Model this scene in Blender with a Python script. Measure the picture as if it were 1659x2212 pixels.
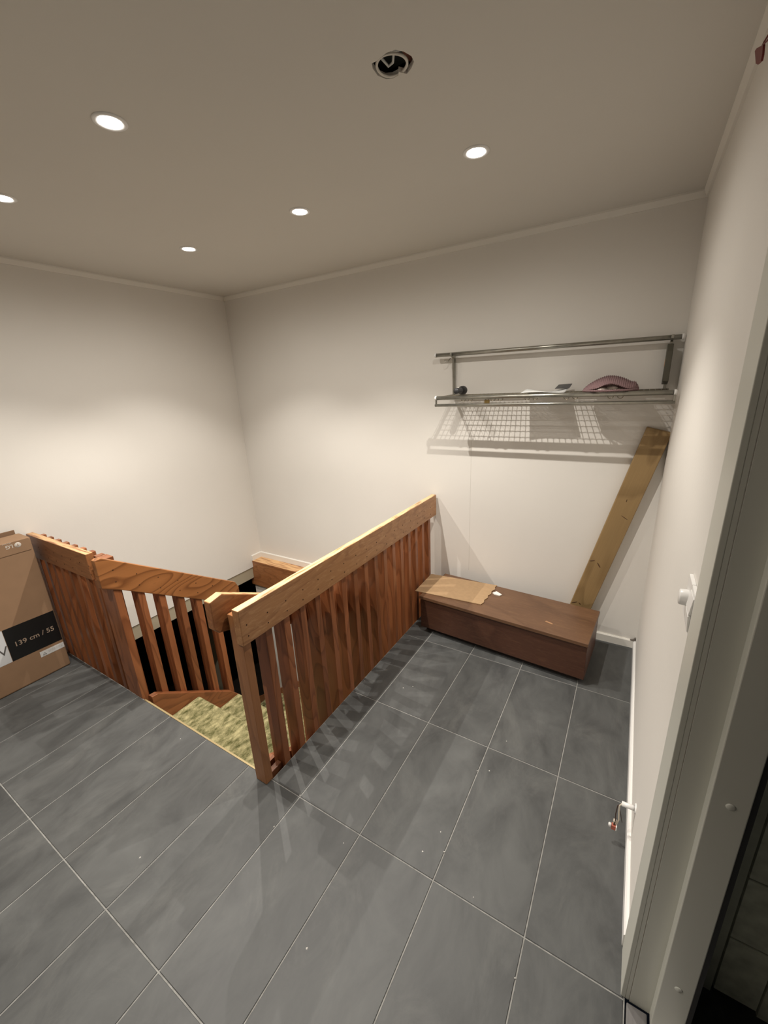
import bpy, bmesh, math, random
from mathutils import Vector, Matrix
for o in list(bpy.data.objects): bpy.data.objects.remove(o)
scene = bpy.context.scene
C = scene.collection
random.seed(7)

# ------------------------------------------------------------------ camera
W_PX, F_PX = 1659.0, 878.823
cam_d = bpy.data.cameras.new('camera'); cam = bpy.data.objects.new('camera', cam_d); C.objects.link(cam)
cam_d.sensor_fit = 'HORIZONTAL'; cam_d.sensor_width = 36.0; cam_d.lens = F_PX / W_PX * 36.0
cam_d.clip_start = 0.02; cam_d.clip_end = 60
_r = Vector((0.856237, 0.51474, -0.0436)); _u = Vector((-0.118253, 0.277465, 0.95343)); _f = Vector((-0.502867, 0.811206, -0.298445))
M = Matrix((( _r.x, _u.x, -_f.x, 1.0027), (_r.y, _u.y, -_f.y, -2.0641), (_r.z, _u.z, -_f.z, 1.6056), (0, 0, 0, 1)))
cam.matrix_world = M
scene.camera = cam

# ------------------------------------------------------------------ world, exposure
wd = bpy.data.worlds.new('world'); scene.world = wd; wd.use_nodes = True
wd.node_tree.nodes['Background'].inputs[0].default_value = (0.010, 0.012, 0.016, 1)
wd.node_tree.nodes['Background'].inputs[1].default_value = 0.3
vs = scene.view_settings
vs.view_transform = 'Standard'; vs.look = 'None'; vs.exposure = 0.08; vs.gamma = 1.0; vs.use_curve_mapping = False
SPOT_W = 50.0            # power of each downlight's beam
SPILL_W = 15.0           # its wide spill
SPOT_COL = (1.0, 0.94, 0.855)
DISC_E = 26.0            # glow of each downlight lens

# ------------------------------------------------------------------ dimensions (metres)
YB, XL, XR, ZC, YF = 0.522, -2.089, 1.162, 2.366, -3.25
YE = -1.206              # front edge of the stairwell
XE = -0.16               # right edge of the stairwell

# ------------------------------------------------------------------ mesh helpers
class MB:
    def __init__(s): s.v = []; s.f = []; s.sm = []
    def add(s, vs_, fs, smooth=False):
        n = len(s.v); s.v += [Vector(p) for p in vs_]
        for f in fs: s.f.append([i + n for i in f]); s.sm.append(smooth)
        return s
    def box(s, x0, x1, y0, y1, z0, z1):
        return s.add([(x0,y0,z0),(x1,y0,z0),(x1,y1,z0),(x0,y1,z0),(x0,y0,z1),(x1,y0,z1),(x1,y1,z1),(x0,y1,z1)],
                     [(0,3,2,1),(4,5,6,7),(0,1,5,4),(1,2,6,5),(2,3,7,6),(3,0,4,7)])
    def tile(s, x0, x1, y0, y1, z0, z1, c=0.0012):
        v = [(x0,y0,z0),(x1,y0,z0),(x1,y1,z0),(x0,y1,z0),(x0,y0,z1-c),(x1,y0,z1-c),(x1,y1,z1-c),(x0,y1,z1-c),
             (x0+c,y0+c,z1),(x1-c,y0+c,z1),(x1-c,y1-c,z1),(x0+c,y1-c,z1)]
        f = [(0,3,2,1),(8,9,10,11)]
        for k in range(4):
            j = (k+1) % 4
            f += [(k,j,j+4,k+4),(k+4,j+4,j+8,k+8)]
        return s.add(v, f)
    def prism(s, pts, axis, a0, a1):
        # pts: 2D outline in the two other axes, in cyclic order (y,z) for x, (x,z) for y, (x,y) for z
        def P(p, a):
            return {'x': (a,p[0],p[1]), 'y': (p[0],a,p[1]), 'z': (p[0],p[1],a)}[axis]
        n = len(pts); v = [P(p,a0) for p in pts] + [P(p,a1) for p in pts]
        f = [tuple(range(n))[::-1], tuple(range(n,2*n))] + [(i,(i+1)%n,(i+1)%n+n,i+n) for i in range(n)]
        return s.add(v, f)
    def tube(s, path, r, n=10, cap=True, smooth=True):
        path = [Vector(p) for p in path]; m = len(path); rr = r if isinstance(r,(list,tuple)) else [r]*m
        base = len(s.v); v = []; prev = None
        for i,p in enumerate(path):
            t = (path[min(i+1,m-1)] - path[max(i-1,0)]).normalized()
            a = prev if prev is not None else (Vector((0,0,1)) if abs(t.z) < .9 else Vector((1,0,0)))
            a = (a - t*a.dot(t)).normalized(); prev = a; b = t.cross(a)
            for k in range(n):
                th = 2*math.pi*k/n; v.append(p + (a*math.cos(th) + b*math.sin(th))*rr[i])
        f = [(i*n+k, i*n+(k+1)%n, (i+1)*n+(k+1)%n, (i+1)*n+k) for i in range(m-1) for k in range(n)]
        s.add(v, f, smooth)
        if cap:
            s.f.append([base+k for k in range(n)][::-1]); s.sm.append(False)
            s.f.append([base+(m-1)*n+k for k in range(n)]); s.sm.append(False)
        return s
    def lathe(s, prof, c, n=32, axis='z', smooth=True):
        # prof: (radius, height); c: centre
        v = []
        for r,h in prof:
            for k in range(n):
                th = 2*math.pi*k/n; a, b = r*math.cos(th), r*math.sin(th)
                d = {'z': (a,b,h), 'x': (h,a,b), 'y': (b,h,a)}[axis]
                v.append((c[0]+d[0], c[1]+d[1], c[2]+d[2]))
        f = [(i*n+k, i*n+(k+1)%n, (i+1)*n+(k+1)%n, (i+1)*n+k) for i in range(len(prof)-1) for k in range(n)]
        return s.add(v, f, smooth)
    def xf(s, m):
        s.v = [m @ p for p in s.v]; return s

WORLD = {}
def wloc(o): return WORLD.get(o.name, Vector((0,0,0))) if o else Vector((0,0,0))

def link(name, me, parent, loc):
    o = bpy.data.objects.new(name, me); C.objects.link(o)
    if parent: o.parent = parent
    o.location = Vector(loc) - wloc(parent)
    WORLD[o.name] = Vector(loc)
    return o

def obj(name, mb, mat, parent=None, bevel=0, origin=None, rot=None, seg=2):
    """one mesh object. Vertices come in world space (or, with rot = (location, 3x3/euler), in a local frame)."""
    if rot is None:
        if origin is None:
            lo = Vector([min(p[i] for p in mb.v) for i in range(3)]); hi = Vector([max(p[i] for p in mb.v) for i in range(3)])
            origin = (lo+hi)/2
        origin = Vector(origin); vs_ = [p-origin for p in mb.v]; loc = origin
    else:
        vs_ = mb.v; loc = Vector(rot[0])
    me = bpy.data.meshes.new(name); me.from_pydata([tuple(p) for p in vs_], [], mb.f)
    me.polygons.foreach_set('use_smooth', mb.sm); me.update()
    bm = bmesh.new(); bm.from_mesh(me); bmesh.ops.recalc_face_normals(bm, faces=bm.faces); bm.to_mesh(me); bm.free()
    me.materials.append(mat)
    o = link(name, me, parent, loc)
    if rot is not None: o.rotation_euler = rot[1]
    if bevel:
        b = o.modifiers.new('bevel', 'BEVEL'); b.width = bevel; b.segments = seg; b.limit_method = 'ANGLE'; b.angle_limit = math.radians(40)
    return o

def copy_at(o, delta, parent=None):
    c = o.copy(); C.objects.link(c)
    par = parent if parent is not None else o.parent
    if par: c.parent = par
    w = WORLD[o.name] + Vector(delta)
    c.location = w - wloc(par); WORLD[c.name] = w
    return c

def thing(name, label, cat, loc, group=None, kind=None):
    o = bpy.data.objects.new(name, None); C.objects.link(o); o.location = loc; WORLD[o.name] = Vector(loc)
    o.empty_display_size = 0.05
    return tag(o, label, cat, group, kind)

def tag(o, label, cat, group=None, kind=None):
    o['label'] = label; o['category'] = cat
    if group: o['group'] = group
    if kind: o['kind'] = kind
    return o

def struct(o, label, cat): return tag(o, label, cat, kind='structure')

# ------------------------------------------------------------------ materials
def new_mat(name):
    m = bpy.data.materials.new(name); m.use_nodes = True
    nt = m.node_tree; return m, nt, nt.nodes['Principled BSDF']

def lin(r, g, b):
    f = lambda c: (c/255/12.92) if c/255 <= .04045 else ((c/255+.055)/1.055)**2.4
    return (f(r), f(g), f(b), 1)

def plain(name, col, rough=.5, metal=0, noise=0.0, nscale=40, bump=0.0, spec=None):
    m, nt, b = new_mat(name); N, L = nt.nodes, nt.links
    b.inputs['Roughness'].default_value = rough; b.inputs['Metallic'].default_value = metal
    if spec is not None: b.inputs['Specular IOR Level'].default_value = spec
    if noise or bump:
        tc = N.new('ShaderNodeTexCoord'); n = N.new('ShaderNodeTexNoise'); n.inputs['Scale'].default_value = nscale; n.inputs['Detail'].default_value = 5
        L.new(tc.outputs['Object'], n.inputs['Vector'])
        r = N.new('ShaderNodeValToRGB')
        r.color_ramp.elements[0].position = .3; r.color_ramp.elements[1].position = .7
        r.color_ramp.elements[0].color = tuple(c*(1-noise) for c in col[:3]) + (1,)
        r.color_ramp.elements[1].color = tuple(min(1, c*(1+noise)) for c in col[:3]) + (1,)
        L.new(n.outputs['Fac'], r.inputs['Fac']); L.new(r.outputs['Color'], b.inputs['Base Color'])
        if bump:
            bp = N.new('ShaderNodeBump'); bp.inputs['Strength'].default_value = bump; bp.inputs['Distance'].default_value = .004
            L.new(n.outputs['Fac'], bp.inputs['Height']); L.new(bp.outputs['Normal'], b.inputs['Normal'])
    else:
        b.inputs['Base Color'].default_value = col
    return m

def wood(name, axis, dark, light, rough=.42, ring=9.0, streak=1.0, worn=None, vary=.25, knots=0.0, distort=5.0, ring_mix=.55, top=None):
    """stained softwood, grain along one axis of the object"""
    m, nt, b = new_mat(name); N, L = nt.nodes, nt.links
    tc = N.new('ShaderNodeTexCoord'); oi = N.new('ShaderNodeObjectInfo')
    mul = N.new('ShaderNodeVectorMath'); mul.operation = 'MULTIPLY_ADD'
    comb = N.new('ShaderNodeCombineXYZ')
    for i in range(3):
        mm = N.new('ShaderNodeMath'); mm.operation = 'MULTIPLY'; mm.inputs[1].default_value = (7.3, 11.1, 5.7)[i]
        L.new(oi.outputs['Random'], mm.inputs[0]); L.new(mm.outputs[0], comb.inputs[i])
    add = N.new('ShaderNodeVectorMath'); add.operation = 'ADD'
    L.new(tc.outputs['Object'], add.inputs[0]); L.new(comb.outputs[0], add.inputs[1])
    def mapped(al, ac):
        mp = N.new('ShaderNodeMapping'); s = [ac]*3; s['xyz'.index(axis)] = al
        mp.inputs['Scale'].default_value = s; L.new(add.outputs[0], mp.inputs['Vector']); return mp.outputs[0]
    n1 = N.new('ShaderNodeTexNoise'); n1.inputs['Scale'].default_value = 1; n1.inputs['Detail'].default_value = 7; n1.inputs['Roughness'].default_value = .65
    L.new(mapped(5*streak, 150*streak), n1.inputs['Vector'])
    # growth rings: stretched noise turned into contour lines gives cathedral figure
    n2 = N.new('ShaderNodeTexNoise'); n2.inputs['Scale'].default_value = 1; n2.inputs['Detail'].default_value = 1.5; n2.inputs['Distortion'].default_value = .25
    L.new(mapped(1.3, ring), n2.inputs['Vector'])
    k = N.new('ShaderNodeMath'); k.operation = 'MULTIPLY'; k.inputs[1].default_value = distort*6
    L.new(n2.outputs['Fac'], k.inputs[0])
    fr = N.new('ShaderNodeMath'); fr.operation = 'FRACT'; L.new(k.outputs[0], fr.inputs[0])
    cr = N.new('ShaderNodeValToRGB'); e = cr.color_ramp.elements
    e[0].position = 0; e[0].color = (1,1,1,1); e[1].position = .62; e[1].color = (.75,.75,.75,1)
    e2 = cr.color_ramp.elements.new(.9); e2.color = (.15,.15,.15,1)
    e3 = cr.color_ramp.elements.new(1.0); e3.color = (.9,.9,.9,1)
    L.new(fr.outputs[0], cr.inputs['Fac'])
    mix = N.new('ShaderNodeMix'); mix.data_type = 'FLOAT'; mix.inputs[0].default_value = ring_mix
    L.new(n1.outputs['Fac'], mix.inputs[2]); L.new(cr.outputs['Color'], mix.inputs[3])
    col = N.new('ShaderNodeMix'); col.data_type = 'RGBA'; col.inputs[6].default_value = dark; col.inputs[7].default_value = light
    L.new(mix.outputs[0], col.inputs[0])
    out = col.outputs[2]
    if worn:
        n3 = N.new('ShaderNodeTexNoise'); n3.inputs['Scale'].default_value = 1; n3.inputs['Detail'].default_value = 8; n3.inputs['Roughness'].default_value = .7
        L.new(mapped(14, 75), n3.inputs['Vector']); n3.inputs['Distortion'].default_value = .8
        rr = N.new('ShaderNodeValToRGB'); rr.color_ramp.elements[0].position = .50; rr.color_ramp.elements[1].position = .68
        L.new(n3.outputs['Fac'], rr.inputs['Fac'])
        wm = N.new('ShaderNodeMix'); wm.data_type = 'RGBA'; wm.inputs[7].default_value = worn
        sc = N.new('ShaderNodeMath'); sc.operation = 'MULTIPLY'; sc.inputs[1].default_value = .65
        L.new(rr.outputs['Color'], sc.inputs[0]); L.new(sc.outputs[0], wm.inputs[0]); L.new(out, wm.inputs[6]); out = wm.outputs[2]
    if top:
        # up-facing faces paler: glint of the lamps overhead painted in, on worn wood
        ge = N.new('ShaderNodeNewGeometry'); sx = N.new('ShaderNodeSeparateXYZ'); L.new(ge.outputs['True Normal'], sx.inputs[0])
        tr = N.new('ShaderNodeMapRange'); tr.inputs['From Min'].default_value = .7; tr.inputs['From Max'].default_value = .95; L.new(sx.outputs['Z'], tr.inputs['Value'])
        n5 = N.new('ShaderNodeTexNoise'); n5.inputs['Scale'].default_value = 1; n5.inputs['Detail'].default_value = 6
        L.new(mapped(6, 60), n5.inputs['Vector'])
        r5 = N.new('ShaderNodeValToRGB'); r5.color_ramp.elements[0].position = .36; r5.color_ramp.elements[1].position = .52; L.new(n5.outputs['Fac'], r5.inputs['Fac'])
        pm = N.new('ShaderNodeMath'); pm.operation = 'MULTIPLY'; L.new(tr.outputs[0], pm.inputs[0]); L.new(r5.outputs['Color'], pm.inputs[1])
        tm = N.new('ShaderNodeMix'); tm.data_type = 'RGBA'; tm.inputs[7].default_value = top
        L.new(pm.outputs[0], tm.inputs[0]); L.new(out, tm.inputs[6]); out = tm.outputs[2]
    # slow blotches and board to board variation
    n4 = N.new('ShaderNodeTexNoise'); n4.inputs['Scale'].default_value = 1; n4.inputs['Detail'].default_value = 2
    L.new(mapped(2.5, 7), n4.inputs['Vector'])
    va = N.new('ShaderNodeMath'); va.operation = 'ADD'; L.new(n4.outputs['Fac'], va.inputs[0]); L.new(oi.outputs['Random'], va.inputs[1])
    mr = N.new('ShaderNodeMapRange'); mr.inputs['From Min'].default_value = .3; mr.inputs['From Max'].default_value = 1.7
    mr.inputs['To Min'].default_value = 1-vary; mr.inputs['To Max'].default_value = 1+vary
    L.new(va.outputs[0], mr.inputs['Value'])
    sc2 = N.new('ShaderNodeVectorMath'); sc2.operation = 'SCALE'; L.new(out, sc2.inputs[0]); L.new(mr.outputs[0], sc2.inputs['Scale'])
    L.new(sc2.outputs[0], b.inputs['Base Color'])
    b.inputs['Roughness'].default_value = rough
    bp = N.new('ShaderNodeBump'); bp.inputs['Strength'].default_value = .18; bp.inputs['Distance'].default_value = .001
    L.new(mix.outputs[0], bp.inputs['Height']); L.new(bp.outputs['Normal'], b.inputs['Normal'])
    return m

RED_D, RED_L = (.125,.039,.015,1), (.375,.138,.054,1)
RAIL_D, RAIL_L = (.22,.088,.034,1), (.48,.245,.104,1)
M = {}
for ax in 'xyz':
    M['red_'+ax] = wood('stained_pine_'+ax, ax, RED_D, RED_L, rough=.36, ring=7, vary=.28, distort=1.6)
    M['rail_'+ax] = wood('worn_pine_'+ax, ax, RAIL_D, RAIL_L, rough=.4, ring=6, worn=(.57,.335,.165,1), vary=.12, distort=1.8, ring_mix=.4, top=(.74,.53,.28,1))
M['post_z'] = wood('post_pine', 'z', (.17,.066,.025,1), (.44,.20,.082,1), rough=.38, ring=6, worn=(.30,.12,.045,1), vary=.1, distort=1.6, ring_mix=.4)
for ax in 'xy':
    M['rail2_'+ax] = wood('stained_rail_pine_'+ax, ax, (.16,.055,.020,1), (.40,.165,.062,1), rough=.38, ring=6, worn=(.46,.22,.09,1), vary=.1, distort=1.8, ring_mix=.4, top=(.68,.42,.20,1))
M['figure_y'] = wood('figured_pine_y', 'y', (.115,.036,.010,1), (.40,.165,.055,1), rough=.36, ring=4.0, vary=.1, distort=2.2, ring_mix=.75)
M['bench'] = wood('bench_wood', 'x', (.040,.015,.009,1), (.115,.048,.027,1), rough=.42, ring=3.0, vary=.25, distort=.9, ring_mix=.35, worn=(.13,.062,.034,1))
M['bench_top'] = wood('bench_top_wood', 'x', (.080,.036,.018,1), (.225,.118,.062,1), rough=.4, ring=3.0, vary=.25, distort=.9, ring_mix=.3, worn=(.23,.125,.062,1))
M['plank'] = wood('impregnated_pine', 'z', (.19,.115,.044,1), (.37,.245,.108,1), rough=.6, ring=4.0, vary=.2, distort=1.2, ring_mix=.5)
M['knot'] = plain('knot_wood', (.10,.048,.018,1), .6, noise=.3, nscale=90)

def wall_mat(name, col, bump=.10, scale=60, seam=None):
    m, nt, b = new_mat(name); N, L = nt.nodes, nt.links
    tc = N.new('ShaderNodeTexCoord'); n = N.new('ShaderNodeTexNoise'); n.inputs['Scale'].default_value = 2.2; n.inputs['Detail'].default_value = 3
    L.new(tc.outputs['Object'], n.inputs['Vector'])
    mr = N.new('ShaderNodeMapRange'); mr.inputs['To Min'].default_value = .965; mr.inputs['To Max'].default_value = 1.02; L.new(n.outputs['Fac'], mr.inputs['Value'])
    sc = N.new('ShaderNodeVectorMath'); sc.operation = 'SCALE'; sc.inputs[0].default_value = col[:3]; L.new(mr.outputs[0], sc.inputs['Scale'])
    L.new(sc.outputs[0], b.inputs['Base Color'])
    n2 = N.new('ShaderNodeTexNoise'); n2.inputs['Scale'].default_value = scale; n2.inputs['Detail'].default_value = 4; L.new(tc.outputs['Object'], n2.inputs['Vector'])
    bp = N.new('ShaderNodeBump'); bp.inputs['Strength'].default_value = bump; bp.inputs['Distance'].default_value = .003
    L.new(n2.outputs['Fac'], bp.inputs['Height']); L.new(bp.outputs['Normal'], b.inputs['Normal'])
    b.inputs['Roughness'].default_value = .75; b.inputs['Specular IOR Level'].default_value = .25
    return m
WALL = (.80,.772,.725,1)
M['wall'] = wall_mat('painted_wallpaper', WALL)
M['ceiling'] = wall_mat('ceiling_paint', (.69,.665,.615,1), bump=.03)
M['trim'] = plain('white_trim_paint', (.80,.775,.72,1), .42)
M['door'] = plain('door_frame_paint', (.62,.62,.56,1), .38)
M['white'] = plain('white_plastic', (.86,.85,.83,1), .3)
M['grout'] = plain('pale_grout', (.27,.265,.25,1), .85, noise=.25, nscale=50)
M['slab'] = plain('slab_edge', (.50,.47,.40,1), .8, noise=.08, nscale=9)
M['dark_wall'] = plain('painted_dark', (.045,.035,.026,1), .8, noise=.2, nscale=6)  # shade put into the colour so the basement void stays black
M['beige'] = plain('beige_edge_board', (.42,.37,.27,1), .7)
M['black'] = plain('black_rubber', (.012,.012,.013,1), .5)
M['rack'] = plain('aged_steel_tube', (.36,.35,.31,1), .33, metal=.9, noise=.12, nscale=30)
M['wire'] = plain('steel_wire', (.26,.23,.17,1), .4, metal=.8)
M['brass'] = plain('brass', (.42,.30,.12,1), .35, metal=.9)
M['nail'] = plain('rusty_nail', (.06,.025,.012,1), .5, metal=.6)
M['chip'] = plain('plaster_chip', (.85,.83,.78,1), .7)
M['plaster'] = plain('plasterboard', (.66,.63,.57,1), .8, noise=.06, nscale=30)

def tile_mat():
    m, nt, b = new_mat('slate_tile'); N, L = nt.nodes, nt.links
    tc = N.new('ShaderNodeTexCoord'); oi = N.new('ShaderNodeObjectInfo'); comb = N.new('ShaderNodeCombineXYZ')
    for i in range(3):
        mm = N.new('ShaderNodeMath'); mm.operation = 'MULTIPLY'; mm.inputs[1].default_value = (9.1, 13.7, 4.9)[i]
        L.new(oi.outputs['Random'], mm.inputs[0]); L.new(mm.outputs[0], comb.inputs[i])
    add = N.new('ShaderNodeVectorMath'); add.operation = 'ADD'; L.new(tc.outputs['Object'], add.inputs[0]); L.new(comb.outputs[0], add.inputs[1])
    mp = N.new('ShaderNodeMapping'); mp.inputs['Scale'].default_value = (1.0,.6,1); mp.inputs['Rotation'].default_value = (0,0,.6); L.new(add.outputs[0], mp.inputs['Vector'])
    n = N.new('ShaderNodeTexNoise'); n.inputs['Scale'].default_value = 7; n.inputs['Detail'].default_value = 9; n.inputs['Roughness'].default_value = .62; n.inputs['Distortion'].default_value = .5
    L.new(mp.outputs[0], n.inputs['Vector'])
    r = N.new('ShaderNodeValToRGB'); e = r.color_ramp.elements
    e[0].position = .30; e[0].color = (.052,.0535,.0535,1); e[1].position = .75; e[1].color = (.113,.116,.114,1)
    L.new(n.outputs['Fac'], r.inputs['Fac'])
    # dusty wipe marks
    n2 = N.new('ShaderNodeTexNoise'); n2.inputs['Scale'].default_value = 3.2; n2.inputs['Detail'].default_value = 8; n2.inputs['Roughness'].default_value = .7; n2.inputs['Distortion'].default_value = 1.3
    L.new(mp.outputs[0], n2.inputs['Vector'])
    r2 = N.new('ShaderNodeValToRGB'); r2.color_ramp.elements[0].position = .53; r2.color_ramp.elements[1].position = .80; L.new(n2.outputs['Fac'], r2.inputs['Fac'])
    s = N.new('ShaderNodeMath'); s.operation = 'MULTIPLY'; s.inputs[1].default_value = .38; L.new(r2.outputs['Color'], s.inputs[0])
    mx = N.new('ShaderNodeMix'); mx.data_type = 'RGBA'; mx.inputs[7].default_value = (.20,.20,.188,1)
    L.new(s.outputs[0], mx.inputs[0]); L.new(r.outputs['Color'], mx.inputs[6]); L.new(mx.outputs[2], b.inputs['Base Color'])
    rr = N.new('ShaderNodeMapRange'); rr.inputs['To Min'].default_value = .42; rr.inputs['To Max'].default_value = .62; L.new(n.outputs['Fac'], rr.inputs['Value']); L.new(rr.outputs[0], b.inputs['Roughness'])
    bp = N.new('ShaderNodeBump'); bp.inputs['Strength'].default_value = .22; bp.inputs['Distance'].default_value = .003
    L.new(n.outputs['Fac'], bp.inputs['Height']); L.new(bp.outputs['Normal'], b.inputs['Normal'])
    b.inputs['Specular IOR Level'].default_value = .4
    return m
M['tile'] = tile_mat()

def carpet_mat():
    m, nt, b = new_mat('green_carpet'); N, L = nt.nodes, nt.links
    tc = N.new('ShaderNodeTexCoord'); mp = N.new('ShaderNodeMapping'); mp.inputs['Scale'].default_value = (1,.55,1); mp.inputs['Rotation'].default_value = (0,0,.5); L.new(tc.outputs['Object'], mp.inputs['Vector'])
    n = N.new('ShaderNodeTexNoise'); n.inputs['Scale'].default_value = 34; n.inputs['Detail'].default_value = 5; n.inputs['Roughness'].default_value = .65; L.new(mp.outputs[0], n.inputs['Vector'])
    n2 = N.new('ShaderNodeTexNoise'); n2.inputs['Scale'].default_value = 240; n2.inputs['Detail'].default_value = 3; L.new(mp.outputs[0], n2.inputs['Vector'])
    r = N.new('ShaderNodeValToRGB'); e = r.color_ramp.elements
    e[0].position = .34; e[0].color = (.085,.085,.030,1); e[1].position = .66; e[1].color = (.45,.40,.215,1)
    L.new(n.outputs['Fac'], r.inputs['Fac'])
    mr = N.new('ShaderNodeMapRange'); mr.inputs['To Min'].default_value = .65; mr.inputs['To Max'].default_value = 1.3; L.new(n2.outputs['Fac'], mr.inputs['Value'])
    sc = N.new('ShaderNodeVectorMath'); sc.operation = 'SCALE'; L.new(r.outputs['Color'], sc.inputs[0]); L.new(mr.outputs[0], sc.inputs['Scale']); L.new(sc.outputs[0], b.inputs['Base Color'])
    ad = N.new('ShaderNodeMath'); ad.operation = 'ADD'; L.new(n.outputs['Fac'], ad.inputs[0]); L.new(n2.outputs['Fac'], ad.inputs[1])
    bp = N.new('ShaderNodeBump'); bp.inputs['Strength'].default_value = .7; bp.inputs['Distance'].default_value = .006; L.new(ad.outputs[0], bp.inputs['Height']); L.new(bp.outputs['Normal'], b.inputs['Normal'])
    b.inputs['Roughness'].default_value = 1; b.inputs['Specular IOR Level'].default_value = .1
    return m
M['carpet'] = carpet_mat()

def emis(name, col, e):
    m, nt, b = new_mat(name); b.inputs['Base Color'].default_value = (1,1,1,1); b.inputs['Emission Color'].default_value = col; b.inputs['Emission Strength'].default_value = e; return m
M['lens'] = emis('lit_lens', (1.0,.96,.90,1), DISC_E)

# ================================================================== THE SETTING
# ---- floor slab with tiles
fl = MB()
fl.box(XL-.4, XR+.0, YF, YE, -.20, -.0022)
fl.box(XE, XR, YE, YB, -.20, -.0022)
floor = struct(obj('floor', fl, M['grout']), 'dark grey slate-look tiled floor with pale grout joints', 'floor')
PX, PY, G = 0.30, 0.604, 0.0042
shared = {}
def add_tile(x0, x1, y0, y1):
    if x1-x0 < .012 or y1-y0 < .012: return
    key = (round(x1-x0,4), round(y1-y0,4))
    c = ((x0+x1)/2, (y0+y1)/2, 0)
    if key in shared:
        src = shared[key]; copy_at(src, Vector((c[0], c[1], -.004)) - WORLD[src.name])
    else:
        shared[key] = obj('tile', MB().tile(x0, x1, y0, y1, -.008, 0), M['tile'], floor)
for i in range(-8, 4):
    for j in range(-1, 6):
        x0, x1 = i*PX+G/2, (i+1)*PX-G/2
        y1, y0 = -j*PY-G/2, -(j+1)*PY+G/2
        x0, x1 = max(x0, XL+.002), min(x1, XR-.004)
        y0, y1 = max(y0, YF+.002), min(y1, YB-.004)
        if x1 <= x0 or y1 <= y0: continue
        if j >= 2: add_tile(x0, x1, y0, min(y1, YE-.001))
        else: add_tile(max(x0, XE+.002), x1, y0, y1)

# ---- walls
T = .12
wall_back = struct(obj('wall_back', MB().box(XL-T, XR+T, YB, YB+T, -.02, ZC+.0), M['wall']), 'cream papered back wall behind the hat rack', 'wall')
seam_m = plain('paper_seam', (.60,.57,.52,1), .8)
obj('paper_seam', MB().box(.097,.0985,YB-.0006,YB+.001,.3,1.42), seam_m, wall_back)
wall_left = struct(obj('wall_left', MB().box(XL-T, XL, YF, YB, -.07, ZC), M['wall']), 'cream papered left wall above the stairwell', 'wall')
wr = MB().box(XR, XR+T, -1.2, YB, 0, ZC).box(XR, XR+T, YF, -2.15, 0, ZC).box(XR, XR+T, -2.15, -1.2, 2.07, ZC)
wall_right = struct(obj('wall_right', wr, M['wall']), 'cream right wall with the doorway', 'wall')
wall_front = struct(obj('wall_front', MB().box(XL-T, XR+T, YF-T, YF, 0, ZC), M['wall']), 'cream wall behind the viewer', 'wall')

# ---- ceiling with the cut hole
hole = [(.331,-.938),(.338,-.953),(.352,-.953),(.366,-.957),(.385,-.961),(.408,-.957),(.421,-.941),(.430,-.917),(.427,-.897),(.412,-.882),(.394,-.871),(.376,-.879),(.355,-.878),(.339,-.886),(.328,-.910)]
def ceiling_mesh():
    bm = bmesh.new()
    outer = [(XL-T,YF-T),(XR+T,YF-T),(XR+T,YB+T),(XL-T,YB+T)]
    loops = []
    for pts in (outer, hole):
        vs_ = [bm.verts.new((x,y,ZC)) for x,y in pts]; loops.append(vs_)
        for a,b in zip(vs_, vs_[1:]+vs_[:1]): bm.edges.new((a,b))
    bmesh.ops.triangle_fill(bm, use_beauty=True, use_dissolve=False, edges=bm.edges[:])
    # drop triangles that fell inside the hole
    cx = sum(p[0] for p in hole)/len(hole); cy = sum(p[1] for p in hole)/len(hole)
    hv = set(loops[1])
    for f in [f for f in bm.faces if all(v in hv for v in f.verts)]:
        c = f.calc_center_median()
        inside = False; n = len(hole)
        for i in range(n):
            (xa,ya),(xb,yb) = hole[i], hole[(i+1)%n]
            if (ya > c.y) != (yb > c.y) and c.x < (xb-xa)*(c.y-ya)/(yb-ya)+xa: inside = not inside
        if inside: bm.faces.remove(f)
    ext = bmesh.ops.extrude_face_region(bm, geom=bm.faces[:])
    for v in ext['geom']:
        if isinstance(v, bmesh.types.BMVert): v.co.z += .013
    bmesh.ops.recalc_face_normals(bm, faces=bm.faces)
    me = bpy.data.meshes.new('ceiling'); bm.to_mesh(me); bm.free(); me.materials.append(M['ceiling']); return me
ceiling = struct(link('ceiling', ceiling_mesh(), None, (0,0,0)), 'matt off-white ceiling with recessed downlights and one raw cut hole', 'ceiling')
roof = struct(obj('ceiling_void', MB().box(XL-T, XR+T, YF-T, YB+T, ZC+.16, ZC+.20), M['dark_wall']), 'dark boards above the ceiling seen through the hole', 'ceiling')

# ---- crown trims
def crown(name, prof_axis, a0, a1, flip, label):
    h, d = .032, .020
    pts = [(0,0),(d,0),(d,-.008),(.009,-h),(0,-h)]
    mb = MB()
    if prof_axis == 'x':
        mb.prism([(YB-p[0], ZC+p[1]) for p in pts], 'x', a0, a1)
    else:
        mb.prism([((XL+p[0]) if not flip else (XR-p[0]), ZC+p[1]) for p in pts], 'y', a0, a1)
    return struct(obj(name, mb, M['trim']), label, 'trim')
crown('trim_1', 'x', XL, XR, False, 'narrow white ceiling moulding along the back wall')
crown('trim_2', 'y', YF, YB-.02, False, 'narrow white ceiling moulding along the left wall')
crown('trim_3', 'y', YF, YB-.02, True, 'narrow white ceiling moulding along the right wall')

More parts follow.
